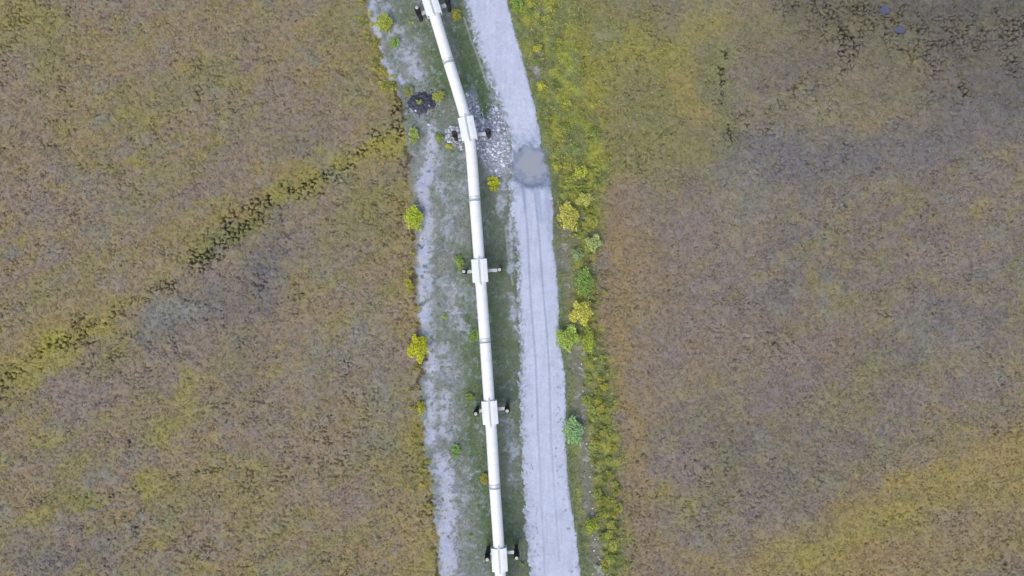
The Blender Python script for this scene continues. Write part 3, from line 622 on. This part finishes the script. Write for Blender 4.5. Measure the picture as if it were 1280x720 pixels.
for i, p in enumerate(LINE):
    d = LINE[min(i + 1, 499)] - LINE[max(i - 1, 0)]; d /= np.linalg.norm(d); u = np.array([-d[1], d[0]])
    rings.append([bm.verts.new((p[0] - ORG[0] + u[0] * RP * math.cos(k / SEG * math.tau), p[1] - ORG[1] + u[1] * RP * math.cos(k / SEG * math.tau), ZP + RP * math.sin(k / SEG * math.tau))) for k in range(SEG)])
for A, B in zip(rings[:-1], rings[1:]):
    for k in range(SEG): bm.faces.new((A[k], B[k], B[(k + 1) % SEG], A[(k + 1) % SEG]))
bm.faces.new(rings[0]); bm.faces.new(rings[-1][::-1])
link('pipe_jacket', from_bm('pipe_jacket', bm, True), M_WHITE, pl)
def local(name, me, mat, py, dz=0):
    p, d = frame_at(py); o = link(name, me, mat, pl); o.location = (p[0] - ORG[0], p[1] - ORG[1], ZP + dz); o.rotation_euler = (0, 0, math.atan2(d[0], -d[1])); return o
def ring_mesh(name, r0, r1, L, lip=0):
    bm = bmesh.new(); prof = [(-L, r0), (-L, r1), (-L * .8, r1), (-L * .78, r1 - lip), (L * .78, r1 - lip), (L * .8, r1), (L, r1), (L, r0)]
    R = [[bm.verts.new((r * math.cos(k / 48 * math.tau), yv, r * math.sin(k / 48 * math.tau))) for k in range(48)] for yv, r in prof]
    for a_, b_ in zip(R[:-1], R[1:]):
        for k in range(48): bm.faces.new((a_[k], a_[(k + 1) % 48], b_[(k + 1) % 48], b_[k]))
    bmesh.ops.recalc_face_normals(bm, faces=bm.faces)
    return from_bm(name, bm, True)
BANDM = ring_mesh('joint_band', RP - .02, RP + .035, .30, .018)
for py in (77.5, 249, 426, 607.5): local('joint_band', BANDM, M_BAND, py)
STRAP = ring_mesh('jacket_seam', RP - .02, RP + .008, .03, 0)
for py in (32, 52, 97, 120, 198, 222, 272, 296, 375, 400, 450, 474, 555, 580, 632, 656): local('jacket_seam', STRAP, M_SADDLE, py)
def box(bm, x0, x1, y0, y1, z0, z1):
    v = [bm.verts.new(p) for p in ((x0,y0,z0),(x1,y0,z0),(x1,y1,z0),(x0,y1,z0),(x0,y0,z1),(x1,y0,z1),(x1,y1,z1),(x0,y1,z1))]
    for f in ((3,2,1,0),(4,5,6,7),(0,1,5,4),(1,2,6,5),(2,3,7,6),(3,0,4,7)): bm.faces.new([v[i] for i in f])
# saddle: two insulated half shells flared over the pipe with an upright seam between them
def shell_mesh(sx):
    bm = bmesh.new(); L = 1.40
    prof = [(.10, .80), (.42, .74), (.93, .52), (.95, .20), (.93, -.45), (.55, -.62), (.50, -.50), (.84, -.38), (.86, .18), (.84, .44), (.40, .655), (.10, .70)]
    prof = [(sx * a, b) for a, b in prof]
    A = [bm.verts.new((a, -L, b)) for a, b in prof]; B = [bm.verts.new((a, L, b)) for a, b in prof]; n = len(prof)
    for k in range(n): bm.faces.new((A[k], A[(k + 1) % n], B[(k + 1) % n], B[k]))
    bm.faces.new(A); bm.faces.new(B[::-1])
    for yy in (-L + .03, L - .07): box(bm, min(sx * .86, sx * .12), max(sx * .86, sx * .12), yy, yy + .04, .02 if False else .30, .50)
    bmesh.ops.recalc_face_normals(bm, faces=bm.faces); 
    me = from_bm('shell', bm); return me
SH = [shell_mesh(-1), shell_mesh(1)]
bm = bmesh.new(); box(bm, -.09, .09, -1.72, 1.72, .60, .775); box(bm, -.075, -.045, -1.6, 1.6, .775, .86); box(bm, .045, .075, -1.6, 1.6, .775, .86)
for k in range(9): box(bm, -.12, .12, -1.5 + k * .375 - .02, -1.5 + k * .375 + .02, .79, .83)
SEAM = from_bm('seam_flange', bm)
bm = bmesh.new(); box(bm, -.42, .42, -.9, .9, -.74, -.66); box(bm, -.36, -.30, -.85, .85, -.66, -.50); box(bm, .30, .36, -.85, .85, -.66, -.50); SHOE = from_bm('shoe', bm)
SUP = [  # pipe position, left cap, right cap (photo px at cap height), pale caps?, height of post
 (5.5, (521,9.5), (558.5,-3), 1), (161.5, (567.5,165.5), (609.8,162.5), 0), (338.5, (579.6,339.3), (624.4,337), 1), (515, (594.7,517.3), (634,513.6), 1), (698, (609,699.5), (645.8,697.5), 1)]
ZT = 3.85; ZB0 = 1.62; ZB1 = 1.975
LBL = ['support at the top edge of the photo, just under the road bend', 'support standing in the pale rubble heap, without pale caps', 'middle support of the five, widest apart posts', 'support second from the bottom with pale round caps', 'lowest support at the bottom edge of the photo']
LBL = ['two-post pipe support at the top edge, beside the olive yellow bush', 'two-post pipe support with all black posts standing in the pale rubble', 'two-post pipe support with light grey caps, middle one of the five', 'two-post pipe support with pale caps, second from the bottom', 'two-post pipe support with pale caps, lowest one at the bottom edge']
def cyl_me(name, prof, seg=24):
    bm = bmesh.new(); R = [[bm.verts.new((r * math.cos(k / seg * math.tau), r * math.sin(k / seg * math.tau), z)) for k in range(seg)] for r, z in prof]
    for a_, b_ in zip(R[:-1], R[1:]):
        for k in range(seg): bm.faces.new((a_[k], a_[(k + 1) % seg], b_[(k + 1) % seg], b_[k]))
    bm.faces.new(R[0][::-1]); bm.faces.new(R[-1]); return from_bm(name, bm, False)
def post_me(top):
    bm = bmesh.new(); R_ = []
    for r, z in [(.235, -.4), (.235, ZB0 - .35), (.30, ZB0 - .33), (.30, ZB1 + .16), (.235, ZB1 + .18), (.235, top)]:
        R_.append([bm.verts.new((r * math.cos(k / 24 * math.tau), r * math.sin(k / 24 * math.tau), z)) for k in range(24)])
    for a_, b_ in zip(R_[:-1], R_[1:]):
        for k in range(24): bm.faces.new((a_[k], a_[(k + 1) % 24], b_[(k + 1) % 24], b_[k]))
    bm.faces.new(R_[0][::-1]); bm.faces.new(R_[-1])
    return from_bm('post', bm)
CAP = cyl_me('post_cap', [(.19, .002), (.20, .03), (.185, .07), (.10, .09)])
def fin_me(top):
    bm = bmesh.new()
    for k in range(12):
        a = k / 12 * math.tau + .13; c_, s_ = math.cos(a), math.sin(a)
        vs = []
        for z in (ZB1 + .25, top - .12):
            for r in (.238, .335):
                for t in (-.012, .012): vs.append(bm.verts.new((r * c_ - t * s_, r * s_ + t * c_, z)))
        for f in ((0,1,3,2),(4,6,7,5),(0,4,5,1),(2,3,7,6),(0,2,6,4),(1,5,7,3)): bm.faces.new([vs[i] for i in f])
    bmesh.ops.recalc_face_normals(bm, faces=bm.faces); return from_bm('radiator_fins', bm)
PM, FM = post_me(ZT), fin_me(ZT)
for k, (py, a, b, pale) in enumerate(SUP):
    sd = []
    for sx in (0, 1):
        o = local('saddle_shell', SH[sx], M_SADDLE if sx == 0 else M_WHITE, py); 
    local('seam_flange', SEAM, M_SEAM, py); local('sliding_shoe', SHOE, M_BEAM, py)
    A = np.array(W(*a, ZT)); B = np.array(W(*b, ZT)); mid = (A + B) / 2; dv = B - A; Lh = np.linalg.norm(dv) / 2; ang = math.atan2(dv[1], dv[0])
    t = empty('pipe_support', (mid[0], mid[1], 0), LBL[k], 'pipe support', 'supports carrying the pipeline', ang)
    bm = bmesh.new(); e = Lh - .30
    box(bm, -e, e, -.19, .19, ZB1 - .045, ZB1); box(bm, -e, e, -.03, .03, ZB0 + .045, ZB1 - .045); box(bm, -e, e, -.19, .19, ZB0, ZB0 + .045)
    for q in (-e + .25, e - .29): box(bm, q, q + .04, -.17, -.032, ZB0 + .047, ZB1 - .047); box(bm, q, q + .04, .032, .17, ZB0 + .047, ZB1 - .047)
    link('crossbeam', from_bm('crossbeam', bm), M_BEAM, t)
    for sx in (-1, 1):
        po = link('post', PM, M_POST, t); po.location = (sx * Lh, 0, 0); link('radiator_fins', FM, M_POST, po)
        cp = link('post_cap', CAP if pale else CAP.copy(), M_CAP if pale else None, po); cp.location = (0, 0, ZT)
        if not pale: cp.data.materials.clear(); cp.data.materials.append(M_POST)

# ------------------------------------------------------------------ light, sky, camera
w = D.worlds.new('World'); S.world = w; w.use_nodes = True; nt = w.node_tree; bg = nt.nodes['Background']
sky = nt.nodes.new('ShaderNodeTexSky'); sky.sky_type = 'NISHITA'; sky.sun_disc = False
ELEV, AZ = math.radians(52), math.radians(205)
sky.sun_elevation = ELEV; sky.sun_rotation = AZ; sky.air_density = 1.0; sky.dust_density = 3.0; sky.ozone_density = 1.0
nt.links.new(sky.outputs[0], bg.inputs['Color']); bg.inputs['Strength'].default_value = .15
sl = D.lights.new('sun', 'SUN'); sl.energy = 1.15; sl.angle = math.radians(45); sl.color = (1, .96, .9)
so = D.objects.new('sun', sl); COL.objects.link(so)
so.rotation_euler = (math.pi / 2 - ELEV, 0, math.pi - AZ)
cam = D.cameras.new('camera'); co = D.objects.new('camera', cam); COL.objects.link(co); co.location = (0, 0, H); co.rotation_euler = (0, 0, 0)
cam.sensor_width = 36; cam.lens = 36 * H / 128.0; cam.clip_start = 1; cam.clip_end = 6000; S.camera = co
vs = S.view_settings; vs.view_transform = 'Standard'; vs.look = 'None'; vs.exposure = 0.34; vs.gamma = 1; vs.use_curve_mapping = False
S.render.engine = 'CYCLES'; S.render.resolution_x = 1024; S.render.resolution_y = 576
